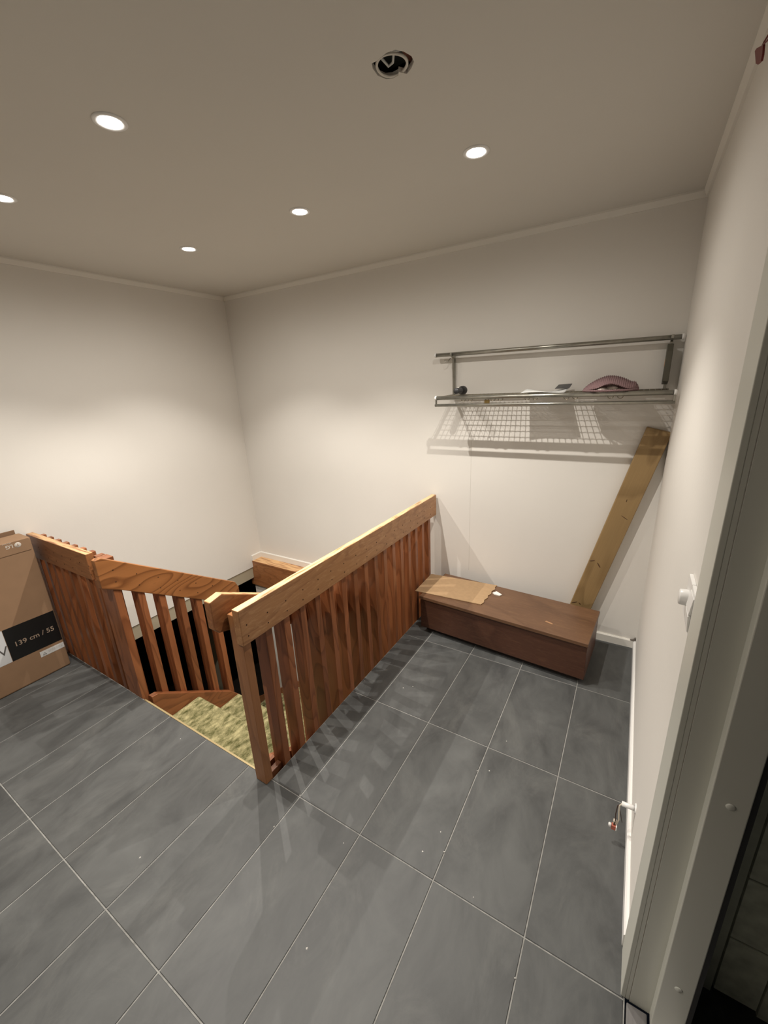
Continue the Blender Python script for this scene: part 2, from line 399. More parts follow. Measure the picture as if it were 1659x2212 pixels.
# ---- baseboards
def base_prof(d, h): return [(0,0),(d,0),(d,h-.006),(d-.005,h),(0,h)]
struct(obj('baseboard_back', MB().prism([(YB-p[0],p[1]) for p in base_prof(.012,.052)], 'x', XE+.01, XR), M['trim']), 'low white skirting at the foot of the back wall beside the bench', 'skirting')
struct(obj('baseboard_right', MB().prism([(XR-p[0],p[1]) for p in base_prof(.012,.052)], 'y', -1.085, YB-.012), M['white']), 'low white skirting at the foot of the right wall', 'skirting')
struct(obj('baseboard_stairwell', MB().prism([(YB-p[0],p[1]) for p in base_prof(.010,.055)], 'x', XL, -.23).prism([(XL+p[0],p[1]) for p in base_prof(.010,.055)], 'y', .40, YB), M['trim']), 'white skirting above the wooden ledge in the stairwell corner', 'skirting')

obj('corner_dirt', MB().prism([(XR-.002,.0525),(XR-.030,.0525),(XR-.014,.058),(XR-.004,.072)], 'y', YB-.0145, YB-.0005), plain('grey_dust', (.16,.14,.12,1), .95), bpy.data.objects['baseboard_back'])

# ---- stairwell lining
bx = obj('trim_4', MB().box(XL-.05, -.225, .40, YB, -.02, 0), M['rail2_x'], bevel=.003)
struct(bx, 'brown wooden ledge along the back of the stairwell', 'trim')
obj('fascia_board', MB().box(XL-.05, -.225, .402, .42, -.265, -.02), M['rail2_x'], bx)
struct(obj('trim_5', MB().box(XL-.03, XL-.008, YE, .40, -.185, -.06), M['beige']), 'beige board under the left wall over the stairwell void', 'trim')
struct(obj('wall_stairwell', MB().box(-2.12, XE+.05, .421, .50, -2.6, -.021), M['wall']), 'white lower wall of the stairwell under the ledge', 'wall')
struct(obj('wall_stairwell_right', MB().box(XE, XE+.08, YE-.05, .42, -2.6, -.20), M['wall']), 'white lower wall under the floor edge', 'wall')
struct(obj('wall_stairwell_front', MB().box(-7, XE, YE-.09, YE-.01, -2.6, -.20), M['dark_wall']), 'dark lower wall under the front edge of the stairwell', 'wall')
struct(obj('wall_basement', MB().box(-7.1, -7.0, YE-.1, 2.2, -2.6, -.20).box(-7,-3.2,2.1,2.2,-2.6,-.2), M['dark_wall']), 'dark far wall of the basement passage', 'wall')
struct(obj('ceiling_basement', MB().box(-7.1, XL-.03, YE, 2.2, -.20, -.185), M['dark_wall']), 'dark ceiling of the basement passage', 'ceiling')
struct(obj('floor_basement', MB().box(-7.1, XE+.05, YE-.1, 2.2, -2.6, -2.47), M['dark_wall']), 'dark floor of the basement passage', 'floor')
struct(obj('trim_6', MB().box(-3.07, -2.9, .37, .42, -2.47, -.20), M['beige']), 'beige door post down in the dark basement passage', 'trim')

# ---- doorway in the right wall
door = thing('door_1', 'pale grey-green door frame at the right edge with screw caps', 'door frame', (XR, -1.2, 0), kind='structure')
CAS = .010
obj('casing', MB().box(XR-CAS, XR+.001, -1.203, -1.095, .0, 2.15), M['door'], door, bevel=.0015)
obj('casing', MB().box(XR-CAS, XR+.001, -2.27, -2.147, .0, 2.15), M['door'], door, bevel=.0015)
obj('head_casing', MB().box(XR-CAS, XR+.001, -2.147, -1.203, 2.04, 2.15), M['door'], door, bevel=.0015)
obj('frame_edge', MB().box(XR+.001, XR+.0085, -1.2025, -1.19, .0, 2.05), M['door'], door)
obj('groove', MB().box(XR+.0085, XR+.0102, -1.1985, -1.19, .0, 2.05), M['black'], door)
obj('jamb', MB().box(XR+.0102, XR+.058, -1.2045, -1.19, .0, 2.05), M['door'], door)
obj('door_stop', MB().box(XR+.056, XR+.118, -1.232, -1.19, .0, 2.05), M['door'], door, bevel=.002)
obj('jamb', MB().box(XR+.0, XR+.118, -2.16, -2.142, .0, 2.05), M['door'], door, bevel=.0015)
obj('head_jamb', MB().box(XR+.0, XR+.118, -2.142, -1.209, 2.045, 2.065), M['door'], door, bevel=.0015)
obj('gasket', MB().box(XR+.118, XR+.128, -1.228, -1.19, .0, 2.05), M['black'], door)
for z in (.20, .79, 1.38, 1.95):
    obj('screw_cap', MB().lathe([(0,-.0022),(.0065,-.0020),(.0082,-.0006),(.0082,.001)], (XR+.089, -1.232, z), 20, 'y'), M['door'], door)
sill_m = wood('grey_sill_wood', 'y', (.09,.085,.085,1), (.22,.21,.205,1), rough=.7, ring=5, vary=.15, distort=1.2)
obj('threshold', MB().box(XR+.004, XR+.05, -2.14, -1.211, -.02, .004), sill_m, door, bevel=.002)
obj('threshold', MB().box(XR+.054, XR+.125, -2.14, -1.234, -.02, .010), M['white'], door, bevel=.002)

# ---- outside, beyond the doorway; the added block wall stands in for a reflection
ext_m = plain('exterior_render', (.50,.52,.43,1), .8, noise=.12, nscale=12)
ext = struct(obj('wall_stand_in', MB().box(XR+.13, 3.2, -.98, -.90, -.12, 2.6), plain('stand_in_joints', (.10,.105,.085,1), .9)), 'dim greenish block wall standing in for a reflection beside the doorway', 'wall')
blk = plain('grey_green_stand_in', (.58,.60,.49,1), .85, noise=.18, nscale=25)
bsrc = None
for c in range(14):
    for r in range(11):
        x0 = 1.39 + c*.098; z0 = -.10 + r*.232 - (c % 2)*.03
        if bsrc is None: bsrc = obj('block', MB().tile(x0, x0+.093, -1.0, -.975, z0, z0+.226, .002), blk, ext); b0 = (x0, z0)
        else: copy_at(bsrc, (x0-b0[0], 0, z0-b0[1]))
obj('corner_board', MB().box(XR+.131, 1.385, -1.0, -.975, -.12, 2.6), ext_m, ext)
struct(obj('ground_outside', MB().box(XR+.12, 3.2, -3.2, -.9, -.16, -.12), plain('dark_paving', (.05,.05,.045,1), .9, noise=.2)), 'dark ground outside the doorway', 'ground')

# ================================================================== DOWNLIGHTS
LX = [-1.215, -0.402, 0.416]
spots = [(LX[0],-.399,'the far corner over the stairwell'), (LX[1],-.399,'the middle of the stairwell'), (LX[2],-.399,'the hat rack side of the room'),
         (LX[0],-1.204,'the left edge of the picture'), (LX[1],-1.204,'the open stair, the largest one in view')]
hidden = [(LX[1],-2.01)]
def downlight(x, y, label, full=True):
    t = thing('downlight', label, 'downlight', (x, y, ZC), 'recessed ceiling downlights')
    obj('trim_ring', MB().lathe([(.046,0),(.046,-.002),(.042,-.0045),(.033,-.0035),(.031,-.001),(.031,0)], (x,y,ZC), 40), M['white'], t)
    obj('lens', MB().lathe([(.0305,-.0012),(.0305,-.0022),(.024,-.0030),(.0001,-.0034)], (x,y,ZC), 32), M['lens'], t)
    ld = bpy.data.lights.new('downlight_beam', 'SPOT'); ld.energy = SPOT_W; ld.color = SPOT_COL
    ld.spot_size = math.radians(104); ld.spot_blend = .55; ld.shadow_soft_size = .008
    lo = bpy.data.objects.new('downlight_beam', ld); C.objects.link(lo); lo.parent = t; lo.location = (0,0,-.016)
    ld = bpy.data.lights.new('downlight_spill', 'SPOT'); ld.energy = SPILL_W; ld.color = SPOT_COL
    ld.spot_size = math.radians(174); ld.spot_blend = 1.0; ld.shadow_soft_size = .008
    lo = bpy.data.objects.new('downlight_spill', ld); C.objects.link(lo); lo.parent = t; lo.location = (0,0,-.016)
for x,y,w in spots: downlight(x, y, 'lit round white recessed downlight above ' + w)
for (x,y),w in zip(hidden, ('near the middle of the room',)): downlight(x, y, 'lit round white recessed downlight outside the picture ' + w)

# ---- the raw ceiling hole
hc = thing('ceiling_opening', 'raw round hole cut in the ceiling with loose plaster ring and cables', 'hole', (.378,-.917,ZC))
ring = MB(); n = 40; cx, cy = .3740, -.9165
v = []; 
for k in range(n):
    a = 2*math.pi*k/n
    for r,h in ((.0345,.0005),(.0405,.0),(.0405,.004),(.0350,.004)):
        rr = r*(1+.03*math.sin(3*a+1)); v.append((cx+rr*math.cos(a)*1.02, cy+rr*math.sin(a), ZC+h+.0005))
ring.add(v, [(k*4+i, k*4+(i+1)%4, ((k+1)%n)*4+(i+1)%4, ((k+1)%n)*4+i) for k in range(n) for i in range(4)], True)
obj('plaster_ring', ring, M['plaster'], hc)
obj('timber', MB().box(.395,.46,-1.0,-.84,ZC+.03,ZC+.15), plain('raw_timber', (.50,.22,.15,1), .8, noise=.35, nscale=60), hc)
obj('plastic_sheet', MB().box(.30,.392,-1.0,-.84,ZC+.045,ZC+.05), plain('grey_membrane', (.20,.22,.21,1), .45), hc)
cab = plain('grey_cable', (.75,.76,.74,1), .5)
obj('cable', MB().tube([(.345,-.955,ZC+.04),(.348,-.925,ZC+.022),(.356,-.900,ZC+.014),(.370,-.902,ZC+.016),(.383,-.920,ZC+.024),(.390,-.95,ZC+.04)], .0032, 8), cab, hc)
obj('cable', MB().tube([(.372,-.965,ZC+.04),(.374,-.940,ZC+.026),(.384,-.926,ZC+.022),(.396,-.921,ZC+.022),(.41,-.90,ZC+.03)], .0028, 8), cab, hc)
obj('broken_flap', MB().prism([(.372,-.879),(.380,-.891),(.386,-.882),(.392,-.874)], 'z', ZC-.001, ZC+.010), M['plaster'], hc)

# ================================================================== STAIRCASE
RZ, GO = .19, .27
SX0, SX1 = -1.125, -.268        # tread side limits
stair = thing('staircase', 'winding wooden staircase with mottled green carpet going down into the dark', 'stairs', (-.7, YE, -.19))
BZ = -2.47
def tread_poly(name, pts, z, mat, t=.045):
    return obj(name, MB().prism(pts, 'z', z-t, z), mat, stair, bevel=.012, seg=3)
ny1, ny2 = -.918, -.648
tread_poly('tread', [(SX0,YE+.004),(SX1,YE+.004),(SX1,ny1),(SX0,ny1)], -RZ, M['carpet'])
tread_poly('tread', [(SX0,ny1-.03),(SX1,ny1-.03),(SX1,ny2),(SX0,ny2)], -2*RZ, M['carpet'])
ic = (SX0, ny2+.02)             # inner corner of the winder
yb = .395
tread_poly('tread', [(SX0,ny2-.03),(SX1,ny2-.03),(SX1,-.05),ic], -3*RZ, M['carpet'])
tread_poly('tread', [ic,(SX1,-.08),(SX1,yb),(-.42,yb)], -4*RZ, M['carpet'])
tread_poly('tread', [ic,(-.40,yb),(-1.12,yb)], -5*RZ, M['carpet'])
for k in range(6, 13):
    x1 = -1.09 - (k-6)*GO
    tread_poly('tread', [(x1,ic[1]),(x1,yb),(x1-GO-.03,yb),(x1-GO-.03,ic[1])], -k*RZ, M['carpet'])
# risers
def riser(pts, z0, z1): obj('riser', MB().prism(pts, 'z', z0, z1), M['carpet'], stair)
riser([(SX0,YE+.001),(SX1,YE+.001),(SX1,YE+.012),(SX0,YE+.012)], -RZ, -.012)
riser([(SX0,ny1-.03),(SX1,ny1-.03),(SX1,ny1-.015),(SX0,ny1-.015)], -2*RZ, -RZ-.04)
riser([(SX0,ny2-.03),(SX1,ny2-.03),(SX1,ny2-.015),(SX0,ny2-.015)], -3*RZ, -2*RZ-.04)
for k in range(6, 13):
    x1 = -1.09 - (k-6)*GO
    riser([(x1+.0,ic[1]),(x1+.0,yb),(x1+.012,yb),(x1+.012,ic[1])], -k*RZ, -(k-1)*RZ-.04)
# stringers
sl = .716
obj('stringer', MB().prism([(YE+.03,.0),(YE+.065,-.004),(-.697,-.330),(-.625,-.420),(-.625,-.78),(YE+.03,-.36)], 'x', SX0-.035, SX0), M['red_y'], stair, bevel=.002)
obj('stringer', MB().prism([(YE+.006,-.0),(YE+.09,-.0),(ny2,-.30),(.40,-.80),(.40,-1.15),(YE+.006,-.36)], 'x', SX1, SX1+.034), M['red_y'], stair, bevel=.002)
obj('stringer', MB().prism([(SX1,-.62),(-.9,-.78),(-1.05,-.84),(-3.1,-2.30),(-3.1,-2.47),(-2.85,-2.47),(-1.0,-1.2),(SX1,-.95)], 'y', yb+.0, .42), M['red_x'], stair, bevel=.002)
obj('stringer', MB().prism([(SX0-.037,-.60),(-3.1,-2.05),(-3.1,-2.47),(-2.9,-2.47),(SX0-.037,-1.25)], 'y', ic[1]-.035, ic[1]), M['red_x'], stair, bevel=.002)
obj('edge_strip', MB().box(-1.14, -.225, YE-.004, YE+.004, -.03, .0012), plain('brass_edge_strip', (.46,.36,.19,1), .45, metal=.4), stair)

# ================================================================== BALUSTRADES
BT, BDP = .035, .069            # baluster thickness and depth
# ---- main balustrade, along y
XO = -.160                      # outer face of balusters
mb_root = thing('balustrade', 'long reddish pine balustrade with close upright balusters beside the stair', 'balustrade', (-.19, -.4, 0))
RX0, RX1, RZ0, RZ1 = -.184, -.148, .695, .845
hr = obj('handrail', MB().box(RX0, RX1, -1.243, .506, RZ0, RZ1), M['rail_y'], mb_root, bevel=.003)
def bal_profile(zb, zt):        # (x,z) outline, notched for the handrail
    xi = XO-BDP
    return [(xi,zb),(XO,zb),(XO,RZ0),(RX0,RZ0),(RX0,zt),(xi,zt)]
obj('post', MB().prism([(-.222,.0005),(XO,.0005),(XO,RZ0),(RX0,RZ0),(RX0,.812),(-.222,.812)], 'y', -1.237, -1.200), M['post_z'], mb_root, bevel=.002)
y0 = -1.108
bsrc = obj('baluster', MB().prism(bal_profile(-.15,.80), 'y', y0-BT/2, y0+BT/2), M['red_z'], mb_root, bevel=.002)
for k in range(1, 16): copy_at(bsrc, (0, k*.1013, 0))
nsrc = None
for k in range(17):
    for z in (.727,.774):
        y = -1.212 + k*.1013 + random.uniform(-.004,.004)
        if nsrc is None: nsrc = obj('nail', MB().lathe([(.0001,.0012),(.0026,.0010),(.0034,-.0004)], (RX1, y, z), 10, 'x'), M['nail'], hr); n0 = (y, z)
        else: copy_at(nsrc, (0, y-n0[0], z-n0[1] + random.uniform(-.003,.003)))
obj('bottom_strip', MB().box(XO-.045, XO-.020, -1.199, -1.127, -.06, .008), M['red_y'], mb_root, bevel=.003)

# ---- left balustrade, along x, in front of the left part of the stairwell
YO = -1.2085
lroot = thing('balustrade', 'short dark pine balustrade between the cardboard television box and the stair', 'balustrade', (-1.7, YO, 0))
LY0, LY1 = YO-.010, YO+.026
lh = obj('handrail', MB().box(XL+.006, -1.342, LY0, LY1, .690, .838), M['rail2_x'], lroot, bevel=.003)
lprof = [(YO,-.15),(YO+BDP,-.15),(YO+BDP,.816),(LY1,.816),(LY1,.690),(YO,.690)]
bs = obj('baluster', MB().prism([(p[0]+.0015,p[1]) for p in lprof], 'x', -2.062, -2.062+BT), M['red_z'], lroot, bevel=.002)
for k in range(1, 8): copy_at(bs, (k*.1013, 0, 0))
nl = None
for k in range(8):
    for z in (.725,.775):
        x = -2.045+k*.1013
        if nl is None: nl = obj('nail', MB().lathe([(.0001,-.0012),(.0026,-.0010),(.0034,.0004)], (x, LY0, z), 10, 'y'), M['nail'], lh); n0 = (x, z)
        else: copy_at(nl, (x-n0[0], 0, z-n0[1]))
obj('end_post', MB().prism([(YO+.0015,-.15),(YO+BDP,-.15),(YO+BDP,.82),(YO+.0015,.82)], 'x', -1.300, -1.232), M['red_z'], lroot, bevel=.002)

# ---- sloping stair railing on the left stringer
sroot = thing('stair_railing', 'sloping pine stair railing with spaced balusters standing on the left stringer', 'railing', (-1.17, -.9, -.2))
SXO = SX0-.036
SR0, SR1 = SXO-.028, SXO+.008
def top_z(y): return .856 - (y+1.225)*.640
def rail_prof(y0, y1, h=.165):
    return [(y0,top_z(-1.225)-h+.012),(y0,top_z(-1.225)-.002),(y0+.03,top_z(-1.225)+.002),(y1-.02,top_z(y1-.02)),(y1,top_z(y1)-.03),(y1,top_z(y1)-h),(-1.185,top_z(-1.185)-h)]
sh = obj('handrail', MB().prism(rail_prof(-1.258,-.485), 'x', SR0, SR1), M['figure_y'], sroot, bevel=.003)
def sbal(yc, zb, w=BT):
    zt = top_z(yc)-.03; zn = top_z(yc)-.165
    return obj('baluster', MB().box(SXO-BDP, SR0+.0, yc-w/2, yc+w/2, zb, zt).box(SR0, SXO, yc-w/2, yc+w/2, zb, zn+.01), M['red_z'], sroot, bevel=.002)
obj('post', MB().box(SXO-BDP+.0, SXO, YO+.0, YO+.036, -.20, .70).box(SXO-BDP, SR0, YO, YO+.036, .70, .82), M['red_z'], sroot, bevel=.002)
for k in range(5):
    yc = -1.083 + k*.1035
    sbal(yc, -.16-.7*(yc+1.2))
for k in range(6):
    yc = -1.19 + k*.1035
    for dz in (.035,.10):
        obj('nail', MB().lathe([(.0001,.0012),(.0026,.0010),(.0034,-.0004)], (SR1, yc, top_z(yc)-dz-.02), 10, 'x'), M['nail'], sh)

# ---- inner handrail on the right side of the stair
hroot = thing('stair_handrail', 'short chamfered pine handrail on the inner side of the long balustrade', 'handrail', (-.24,-1.2,.8))
HX0, HX1 = -.265, -.2295
def hz(y): return .894-(y+1.235)*.5
obj('rail', MB().prism([(-1.293,.772),(-1.293,.885),(-1.238,hz(-1.238)),(-.36,hz(-.36)),(-.33,hz(-.33)-.03),(-.33,hz(-.33)-.148),(-1.235,.738),(-1.275,.750)], 'x', HX0, HX1), M['rail2_y'], hroot, bevel=.004)

# ================================================================== BENCH
bench = thing('storage_bench', 'low dark brown wooden box bench against the back wall', 'bench', (.44,.24,0))
RB = Matrix.Translation((.437,.232,0)) @ Matrix.Rotation(math.radians(-3.9), 4, 'Z')
E3 = (0,0,math.radians(-3.9)); BO = (.437,.232,0)
HL, HD = .508, .190
def bobj(name, mb, mat, bevel=.002): return obj(name, mb, mat, bench, bevel=bevel, rot=(BO, E3))
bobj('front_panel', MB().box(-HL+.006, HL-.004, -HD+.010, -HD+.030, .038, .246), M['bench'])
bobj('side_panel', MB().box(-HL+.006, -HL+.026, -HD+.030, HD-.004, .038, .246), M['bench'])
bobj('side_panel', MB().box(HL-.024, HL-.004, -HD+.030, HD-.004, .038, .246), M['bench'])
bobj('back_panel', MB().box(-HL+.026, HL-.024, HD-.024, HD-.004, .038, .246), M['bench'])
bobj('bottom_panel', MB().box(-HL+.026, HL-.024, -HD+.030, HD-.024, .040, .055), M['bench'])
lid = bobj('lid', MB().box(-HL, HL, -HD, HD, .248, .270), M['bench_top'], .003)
bobj('plinth', MB().box(-HL+.03, HL-.03, -HD+.045, HD-.04, 0, .04), plain('black_plinth', (.02,.013,.010,1), .7))
scr = obj('scratch', MB().prism([(.262,-.083),(.300,-.094),(.309,-.090),(.303,-.082),(.270,-.073)], 'z', .2698, .2706), plain('bare_wood', (.40,.22,.11,1), .7), lid, rot=(BO, (0,0,0)))
scr.location = (0,0,0)

# cardboard sheet on the bench
card_m = plain('cardboard', (.40,.262,.142,1), .85, noise=.06, nscale=35)
pts = [(-.131,.118),(-.140,.395)]
pts += [(-.14+.47*t, .395+.035*t) for t in (.5,)] + [(.331,.430)]
edge = [(.326,.40),(.335,.37),(.322,.335),(.330,.30),(.318,.27),(.326,.24),(.315,.205),(.322,.175),(.313,.142)]
pts += edge
tag(obj('cardboard_sheet', MB().prism(pts, 'z', .2712, .2752), card_m), 'flat torn cardboard sheet lying on the left end of the bench', 'cardboard')
tag(obj('paper_scrap', MB().prism([(.335,.315),(.352,.345),(.395,.318),(.385,.300),(.350,.302)], 'z', .271, .277), M['chip']), 'tiny torn white scrap at the edge of the cardboard sheet', 'scrap')

# plank leaning in the corner behind the bench
ang = math.atan2(1.063-.7935, 1.33-.235)
plk = thing('plank', 'thick greenish brown timber plank leaning into the corner behind the bench', 'plank', (.78,.50,0))
pw, pt = .117, .046
ca, sa = math.cos(ang), math.sin(ang)
plen = 1.375; px0 = .7935 - .235*math.tan(ang)
base_l = Vector((px0, 0, 0))
# local frame: x across the face, z along the plank
PO = (px0 + pw*ca*0 , .475, .0 + pw*sa)
def pobj(name, mb, mat, bevel=0): return obj(name, mb, mat, plk, bevel=bevel, rot=(PO, (0, ang, 0)))
body = pobj('timber', MB().box(0, pw, 0, pt, 0, plen-pw*sa/ca-.0), M['plank'], .004)
for (xa,za,xb,zb_,th) in ((.002,.528,.031,.545,.0035),(.044,.538,.072,.510,.0042),(.002,.216,.034,.242,.0035),(.040,.241,.056,.229,.004),(.056,.857,.098,.842,.0022),(.052,.955,.054,.935,.0025)):
    k_ = obj('knot', MB().lathe([(.0001,-.0006),(.8,-.0005),(1.0,.0004)], (0,0,0), 16, 'y'), M['knot'], body, rot=((0,0,0),(0,0,0)))
    dx_, dz_ = xb-xa, zb_-za
    k_.location = ((xa+xb)/2, 0, (za+zb_)/2); k_.scale = (math.hypot(dx_,dz_)/2, 1, th); k_.rotation_euler = (0, -math.atan2(dz_,dx_), 0)

# ================================================================== HAT RACK
rack = thing('hat_rack', 'old grey steel hat rack with wire shelf and hooks on the back wall', 'hat rack', (.55,YB,1.5))
YFR, YBK = .277, .470
ZS = 1.514; RT = .0115
X0, X1 = -.045, 1.146
obj('front_tube', MB().tube([(X0,YFR,ZS),(X1,YFR,ZS)], RT, 16), M['rack'], rack)
obj('back_tube', MB().tube([(X0+.012,.492,ZS+.004),(X1-.02,.492,ZS+.004)], .008, 12), M['rack'], rack)
ut = obj('upper_tube', MB().tube([(-.132,YBK,1.767),(1.153,YBK,1.762)], RT, 16), M['rack'], rack)
HZ = 1.472
obj('hanger_tube', MB().tube([(X0-.002,YFR-.004,HZ),(X1+.002,YFR-.004,HZ)], .0082, 14), M['rack'], rack)
for x, z, y, par in ((X0,ZS,YFR,rack),(X1,ZS,YFR,rack),(-.132,1.767,YBK,rack),(1.153,1.762,YBK,rack)):
    s = -1 if x < .5 else 1
    obj('end_cap', MB().lathe([(.0001,s*.007),(.008,s*.006),(.0138,s*.001),(.0138,-s*.008),(.0117,-s*.008)], (x,y,z), 16, 'x'), M['white'], par)
for x in (X0+.004, X1-.004):
    obj('hanger_link', MB().box(x-.004, x+.004, YFR-.010, YFR+.004, HZ-.008, ZS+.004), M['rack'], rack, bevel=.002)
def bracket(x, wide):
    br = obj('bracket', MB().prism([(.502,1.50),(.522,1.50),(.522,1.775),(.455,1.775),(.455,1.757),(.490,1.745),(.500,1.60)], 'x', x-.006, x+.006), M['rack'], rack, bevel=.002)
    obj('arm', MB().prism([(YFR,ZS-.008),(.505,ZS-.022),(.505,ZS+.012),(YFR,ZS+.006)], 'x', x-.004, x+.004), M['rack'], rack, bevel=.001)
    return br
bl = bracket(-.022, False); brr = bracket(1.108, True)
obj('stay_plate', MB().prism([(.455,1.56),(.500,1.545),(.502,1.72),(.470,1.735),(.452,1.70)], 'x', 1.092, 1.118), plain('dark_steel', (.13,.125,.10,1), .4, metal=.7), rack, bevel=.003)
obj('stay_label', MB().box(1.0905, 1.0925, .462, .474, 1.63, 1.665), plain('orange_label', (.62,.36,.20,1), .6), rack)
obj('fold_hook', MB().tube([(-.040,.490,1.745),(-.045,.470,1.728),(-.058,.462,1.724),(-.066,.464,1.735)], .003, 8), M['rack'], rack)
g = MB(); r = .0019
nx = int((X1-X0-.03)/.0245)
for k in range(nx+1):
    x = X0+.012 + k*.0245
    g.tube([(x,YFR,ZS+.0095),(x,.33,ZS+.006),(x,.492,ZS+.010)], r, 4, cap=False)
for k in range(1, 9):
    y = YFR + k*.0240
    path = []
    for q in range(nx*2+1):
        x = X0+.012 + q*.01225
        path.append((x, y, ZS+.0075 + (.0011 if q % 2 else -.0011)))
    g.tube(path, r, 4, cap=False)
wg = obj('wire_grid', g, M['wire'], rack); wg['kind'] = 'stuff'
for xs in (.150,.325,.510,.705,.905):
    hk = MB()
    for dx in (-.021,.021):
        x = xs+dx; pth = []
        for q in range(13):
            a = math.pi*(1+q/12); pth.append((x+.0125*math.cos(a), YFR+.001, ZS-.0095+.012*math.sin(a)))
        hk.tube(pth, .0017, 6)
    hk.box(xs-.03, xs+.03, YFR-.002, YFR+.004, ZS-.011, ZS-.0075)
    obj('double_hook', hk, M['wire'], rack)

# padlock hanging on the wire shelf
pl = thing('padlock', 'small brass padlock hanging under the hat rack shelf', 'padlock', (.262,.300,1.49))
obj('body', MB().box(.249,.277,.293,.307,1.476,1.498), M['brass'], pl, bevel=.002)
sp = [(.255,.300,1.497),(.255,.300,1.508)] + [(.263-.008*math.cos(math.pi*q/8), .300, 1.512+.009*math.sin(math.pi*q/8)) for q in range(9)] + [(.271,.300,1.508),(.271,.300,1.497)]
obj('shackle', MB().tube(sp, .0021, 8), M['rack'], pl)

# torch lying on the shelf
tz = ZS+.0115+.026
to = thing('torch', 'small black torch lying on the left end of the hat rack', 'torch', (.078,.35,tz-.026))
obj('head', MB().lathe([(.0001,.128),(.0240,.128),(.0262,.122),(.0260,.098),(.0215,.080),(.0172,.074)], (.078,.290,tz), 28, 'y'), M['black'], to)
obj('handle', MB().lathe([(.0001,.0),(.0150,.001),(.0170,.006),(.0172,.076)], (.078,.290,tz), 24, 'y'), plain('charcoal_plastic', (.035,.035,.038,1), .45), to)
obj('switch', MB().box(.074,.082,.325,.345,tz+.014,tz+.020), M['rack'], to, bevel=.002)

# envelope on the shelf
en = thing('envelope', 'crumpled white paper envelope with a dark corner on the hat rack', 'envelope', (.56,.38,ZS+.01))
def sheet(x0, x1, y0, y1, z, amp, nx_, ny_, skew=0, th=.0012):
    mb = MB(); v = []
    for layer in (0,1):
        for i in range(nx_+1):
            for j in range(ny_+1):
                u, w = i/nx_, j/ny_
                x = x0+(x1-x0)*u + skew*w; y = y0+(y1-y0)*w + .018*u
                v.append((x, y, z + amp*(.5+.5*math.sin(5.1*u+2.3*w))*(.35+.65*w) + layer*th))
    n1 = (nx_+1)*(ny_+1); idx = lambda l,i,j: l*n1 + i*(ny_+1)+j
    f = []
    for i in range(nx_):
        for j in range(ny_):
            f += [(idx(0,i,j),idx(0,i,j+1),idx(0,i+1,j+1),idx(0,i+1,j)), (idx(1,i,j),idx(1,i+1,j),idx(1,i+1,j+1),idx(1,i,j+1))]
    for i in range(nx_):
        f += [(idx(0,i,0),idx(0,i+1,0),idx(1,i+1,0),idx(1,i,0)), (idx(0,i+1,ny_),idx(0,i,ny_),idx(1,i,ny_),idx(1,i+1,ny_))]
    for j in range(ny_):
        f += [(idx(0,0,j+1),idx(0,0,j),idx(1,0,j),idx(1,0,j+1)), (idx(0,nx_,j),idx(0,nx_,j+1),idx(1,nx_,j+1),idx(1,nx_,j))]
    return mb.add(v, f, True)
obj('paper', sheet(.452,.668,.284,.478,ZS+.0115,.022,14,10,skew=-.005), plain('white_paper', (.74,.75,.74,1), .6), en)
q_ = [(.600,.432,ZS+.030),(.672,.440,ZS+.030),(.680,.486,ZS+.052),(.612,.480,ZS+.050)]
obj('dark_print', MB().add(q_+[(a,b+.001,c-.0015) for a,b,c in q_], [(0,1,2,3),(7,6,5,4),(0,4,5,1),(1,5,6,2),(2,6,7,3),(3,7,4,0)]), plain('dark_print', (.07,.07,.07,1), .35), en)

# pink knitted hat
hat = thing('knitted_hat', 'pink ribbed knitted hat lying on the right end of the hat rack', 'hat', (.87,.37,ZS+.01))
zb = ZS+.0125
def hat_shell():
    mb = MB(); nu, nv = 120, 26; v = []
    for layer in (0,1):
        for i in range(nu+1):
            u = i/nu
            env = max(0.0, math.sin(math.pi*min(1,u*1.0)))**.75
            hh = .012 + .062*env*(1-.25*abs(u-.42)) + .010*math.exp(-((u-.93)/.05)**2)
            x = .752 + .246*u
            depth = .045 + .085*env
            lip = .007 + .032*math.exp(-((u-.52)/.22)**2)      # open brim facing the room
            for j in range(nv+1):
                w = j/nv; th = math.pi*w
                y = .372 - depth*math.cos(th) + .012*math.sin(3*u)
                z = zb + hh*math.sin(th)**.62*(1 if w > .5 else 1) 
                if w < .25: z = max(z, zb+lip*(1-w*2)) 
                rib = .0028*math.sin(u*2*math.pi*28)*(.4+.6*math.sin(th))
                t = (0 if layer == 0 else -.006)
                v.append((x, y + (0 if layer==0 else .004)*math.cos(th), z + rib + t*math.sin(th) + (0 if layer==0 else .001)))
    n1 = (nu+1)*(nv+1); f = []
    I = lambda l,i,j: l*n1+i*(nv+1)+j
    for i in range(nu):
        for j in range(nv):
            f += [(I(0,i,j),I(0,i+1,j),I(0,i+1,j+1),I(0,i,j+1)), (I(1,i,j),I(1,i,j+1),I(1,i+1,j+1),I(1,i+1,j))]
        f += [(I(0,i,0),I(1,i,0),I(1,i+1,0),I(0,i+1,0)), (I(0,i,nv),I(0,i+1,nv),I(1,i+1,nv),I(1,i,nv))]
    for j in range(nv):
        f += [(I(0,0,j),I(0,0,j+1),I(1,0,j+1),I(1,0,j)), (I(0,nu,j),I(1,nu,j),I(1,nu,j+1),I(0,nu,j+1))]
    return mb.add(v, f, True)
knit = plain('pink_knit', (.235,.145,.148,1), .95, noise=.22, nscale=260, bump=.6)
obj('knit', hat_shell(), knit, hat)
brim = MB(); pth = []; rad = []
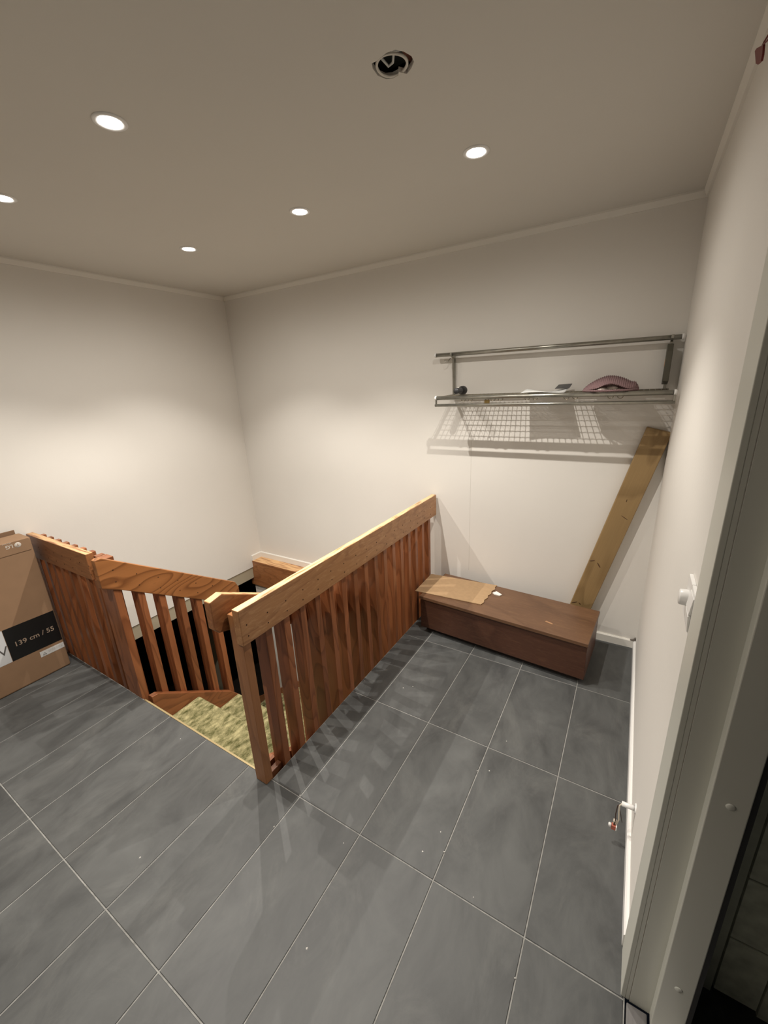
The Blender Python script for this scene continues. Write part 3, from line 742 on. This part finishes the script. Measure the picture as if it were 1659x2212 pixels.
for q in range(60):
    u = q/59; env = math.sin(math.pi*u)**.6
    pth.append((.754+.242*u, .372-(.047+.085*max(0,math.sin(math.pi*u))**.75), zb+.004+.0015*math.sin(u*2*math.pi*30))); rad.append(.0048)
brim.tube(pth, rad, 8)
obj('brim', brim, knit, hat)
lm = MB()
for cx_, cz_, rx_, rz_ in ((.842,.010,.024,.009),(.884,.015,.027,.012),(.915,.008,.016,.006)):
    v = []; n_, m_ = 14, 9
    for j in range(m_+1):
        ph = math.pi*j/m_
        for k in range(n_):
            th = 2*math.pi*k/n_; wv = 1+.16*math.sin(3*th+cx_*90)+.1*math.sin(5*ph)
            v.append((cx_+rx_*wv*math.sin(ph)*math.cos(th), .275+.4*(cx_-.842)+.020*math.sin(ph)*math.sin(th)+.01, zb+cz_+rz_*wv*math.cos(ph)))
    lm.add(v, [(j*n_+k, j*n_+(k+1)%n_, (j+1)*n_+(k+1)%n_, (j+1)*n_+k) for j in range(m_) for k in range(n_)], True)
obj('lining', lm, plain('white_lining', (.58,.50,.45,1), .9, noise=.35, nscale=70, bump=.6), hat)

# ================================================================== TELEVISION CARTON
bxm = plain('brown_carton', (.275,.165,.092,1), .8, noise=.05, nscale=14)
ctn = thing('cardboard_box', 'tall brown television carton standing against the left wall', 'box', (-1.96,-1.9,0))
CX = -1.885; CY = -1.2575; CH = .866
obj('carton', MB().box(-2.035, CX, -2.62, CY, .0005, CH), bxm, ctn, bevel=.010, seg=3)
obj('top_flap', MB().box(CX-.001, CX+.0022, -2.60, CY-.012, .792, CH-.004), bxm, ctn, bevel=.0008)
obj('back_panel', MB().box(-2.062, -2.052, -2.62, CY-.015, .0005, .884), plain('darker_carton', (.22,.13,.075,1), .85), ctn)  # panel behind, in a darker carton brown
E_ = CX+.0006
obj('black_panel', MB().box(CX-.001, E_, -1.505, -1.262, .187, .389), plain('black_print', (.008,.008,.008,1), .35), ctn)
obj('white_panel', MB().box(CX-.001, E_, -2.55, -1.507, .187, .389), plain('white_print', (.62,.63,.64,1), .5), ctn)
lb = obj('label', MB().box(CX-.001, E_+.0004, -1.384, -1.262, .133, .168), plain('white_label', (.66,.65,.63,1), .5), ctn)
def text(body, y, z, size, mat, parent, name='lettering', flip=False, bold=0.0, x=None, align='LEFT'):
    cu = bpy.data.curves.new(name, 'FONT'); cu.body = body; cu.size = size; cu.extrude = .0002; cu.offset = bold; cu.align_x = align
    tmp = bpy.data.objects.new('tmp_text', cu); C.objects.link(tmp)
    dg = bpy.context.evaluated_depsgraph_get(); dg.update()
    me = bpy.data.meshes.new_from_object(tmp.evaluated_get(dg))
    bpy.data.objects.remove(tmp); me.materials.clear(); me.materials.append(mat); me.name = name
    # text x -> world +y, text y -> world z, normal -> +x
    s = -1 if flip else 1
    for v_ in me.vertices: v_.co = (v_.co.z, s*v_.co.x, s*v_.co.y)
    return link(name, me, parent, ((x if x is not None else E_+.0003), y, z))
gold = plain('bronze_print', (.36,.27,.20,1), .45)
text('139 cm / 55', -1.478, .267, .0405, gold, ctn, bold=.0003)
text('TV', -1.598, .243, .075, plain('grey_print', (.10,.09,.085,1), .5), ctn)
pale = plain('pale_print', (.60,.545,.48,1), .6)
XF_ = CX+.0026
text('LG', -1.342, .8485, .028, pale, ctn, flip=True, bold=.0006, x=XF_)
text("Life's Good", -1.346, .862, .0085, pale, ctn, flip=True, x=XF_)
logo = obj('round_logo', MB().lathe([(.0001,.0004),(.0145,.0004),(.0150,0)], (CX+.0024,-1.321,.8385), 28, 'x'), pale, ctn)
obj('logo_mark', MB().box(CX+.0028, CX+.0031, -1.3225, -1.3195, .832, .845).box(CX+.0028, CX+.0031, -1.3305, -1.3195, .832, .8345), bxm, logo)
grey = plain('grey_ink', (.22,.22,.21,1), .6)
tri = MB()
tp = [(-1.371,.141),(-1.355,.141),(-1.363,.157)]
for a in range(3):
    p, q = tp[a], tp[(a+1)%3]
    tri.tube([(E_+.0006,p[0],p[1]),(E_+.0006,q[0],q[1])], .0013, 5)
obj('recycling_mark', tri, grey, lb)
sm_ = MB()
for r_ in range(2):
    y = -1.343
    while y < -1.272:
        w_ = random.uniform(.006,.012); sm_.box(E_+.0003, E_+.0007, y, y+w_, .1465+r_*.0075, .1495+r_*.0075); y += w_+.003
sm = obj('small_print', sm_, plain('faint_ink', (.45,.44,.42,1), .6), lb); sm['kind'] = 'stuff'

# ================================================================== SMALL THINGS ON THE RIGHT WALL
sw = thing('light_switch', 'white double wall switch with round dimmer knob beside the door frame', 'switch', (XR,-1.02,1.1))
for y0_, y1_ in ((-1.0225,-.9605),(-1.0855,-1.0235)):
    obj('frame', MB().box(XR-.008, XR, y0_, y1_, 1.055, 1.152), M['white'], sw, bevel=.0015)
obj('rocker', MB().prism([(XR-.008,1.105),(XR-.0135,1.103),(XR-.0095,1.143),(XR-.008,1.143)], 'y', -1.080, -1.029), M['white'], sw, bevel=.001)
obj('rocker', MB().prism([(XR-.008,1.064),(XR-.0105,1.064),(XR-.0135,1.101),(XR-.008,1.103)], 'y', -1.080, -1.029), M['white'], sw, bevel=.001)
obj('dimmer_knob', MB().lathe([(.0001,-.016),(.0165,-.016),(.0180,-.0145),(.0190,-.002),(.0190,.0)], (XR-.008,-.992,1.104), 28, 'x'), M['white'], sw)

cd = thing('cable_conduit', 'white conduit stub with dangling wires sticking out low on the right wall', 'conduit', (XR,-.76,.17))
obj('wall_flange', MB().lathe([(.0105,-.004),(.016,-.0035),(.0165,0)], (XR,-.762,.172), 20, 'x'), M['white'], cd)
obj('pipe', MB().tube([(XR,-.762,.172),(XR-.042,-.762,.170)], .0085, 14), M['white'], cd)
cream = plain('cream_wire', (.62,.55,.45,1), .5); dkw = plain('dark_wire', (.05,.03,.025,1), .5)
obj('wire', MB().tube([(XR-.04,-.762,.170),(XR-.047,-.763,.158),(XR-.046,-.765,.125),(XR-.043,-.766,.095),(XR-.047,-.768,.075)], .0024, 8), cream, cd)
obj('wire', MB().tube([(XR-.04,-.760,.168),(XR-.052,-.760,.150),(XR-.054,-.764,.115),(XR-.052,-.768,.085),(XR-.055,-.772,.070)], .0020, 8), dkw, cd)
obj('wire', MB().tube([(XR-.045,-.762,.140),(XR-.038,-.764,.115),(XR-.032,-.766,.090)], .0012, 6), dkw, cd)
cn = obj('terminal', MB().box(XR-.062, XR-.048, -.778,-.764,.052,.070), plain('red_terminal', (.42,.12,.08,1), .4), cd, bevel=.001)
obj('terminal_cap', MB().box(XR-.049, XR-.045, -.778,-.764,.052,.070), M['white'], cn, bevel=.001)
obj('terminal', MB().lathe([(.0001,.008),(.005,.006),(.005,-.006),(.0001,-.008)], (XR-.067,-.774,.066), 12), M['white'], cd)
obj('terminal', MB().box(XR-.058, XR-.048, -.770,-.760,.072,.086), cream, cd, bevel=.001)

redm = plain('dark_red_plastic', (.16,.012,.010,1), .5)
rt_ = thing('red_tag', 'small dark red tag hanging on a cord below the ceiling at right', 'tag', (1.138,-.59,2.33))
def P(u, v_, x):
    # point where the sight line of a photo pixel meets the plane at this x, just off the wall moulding
    d = _f + _r*((u-829.5)/F_PX) - _u*((v_-1106)/F_PX); c = Vector((1.0027,-2.0641,1.6056)); return c + d*((x-c.x)/d.x)
tagpts = [(1630,110),(1634,104),(1642,100),(1648,97),(1646,118),(1643,133),(1636,140),(1632,138)]
a_ = [P(u,v_,1.132) for u,v_ in tagpts]; b_ = [p + Vector((.004,0,0)) for p in a_]; n_ = len(a_)
obj('tag_body', MB().add(a_+b_, [tuple(range(n_)), tuple(range(n_,2*n_))[::-1]] + [(i,(i+1)%n_,(i+1)%n_+n_,i+n_) for i in range(n_)]), redm, rt_, bevel=.001)
k0 = P(1647,98,1.134)
obj('cord', MB().tube([k0, P(1651,90,1.134), P(1657,80,1.136), P(1663,70,1.138), P(1668,63,1.143)], .0016, 6), redm, rt_)
obj('cord', MB().tube([k0, P(1652,93,1.134), P(1659,86,1.136), P(1666,75,1.138), P(1668,63,1.143)], .0016, 6), redm, rt_)
obj('nail', MB().tube([P(1668,63,1.138), P(1668,63,1.138)+Vector((.024,0,0))], .002, 8), M['nail'], rt_)

# ---- crumbs of plaster on the floor
crumbs = [(952,1797),(913,1839),(1023,1938),(648,1718),(832,1714),(742,1821),(960,1840),(592,1786),(663,2049),(390,1596),(1113,2113),(1094,1601),(1031,1665),(1057,1665),(871,1486),(892,1483),(788,1471),(1356,2030),(1345,2120),(1352,2135),(303,1852)]
def FL(u, v_):
    d = _f + _r*((u-829.5)/F_PX) - _u*((v_-1106)/F_PX); c = Vector((1.0027,-2.0641,1.6056)); return c + d*(-c.z/d.z)
for k,(u,v_) in enumerate(crumbs):
    p = FL(u,v_); s = random.uniform(.0022,.0038); mb = MB()
    vv = [(random.uniform(.7,1.2)*a*s, random.uniform(.7,1.2)*b*s, c*s*.9) for a,b,c in ((1,0,0),(0,1,0),(-1,0,0),(0,-1,0),(.1,.1,1))]
    vv = [(p.x+q[0], p.y+q[1], .0002+q[2]) for q in vv]
    mb.add(vv, [(0,1,4),(1,2,4),(2,3,4),(3,0,4),(3,2,1,0)])
    tag(obj('plaster_crumb', mb, M['chip']), 'tiny white plaster crumb lying on the dark tiles', 'crumb', 'plaster crumbs on the tiles')
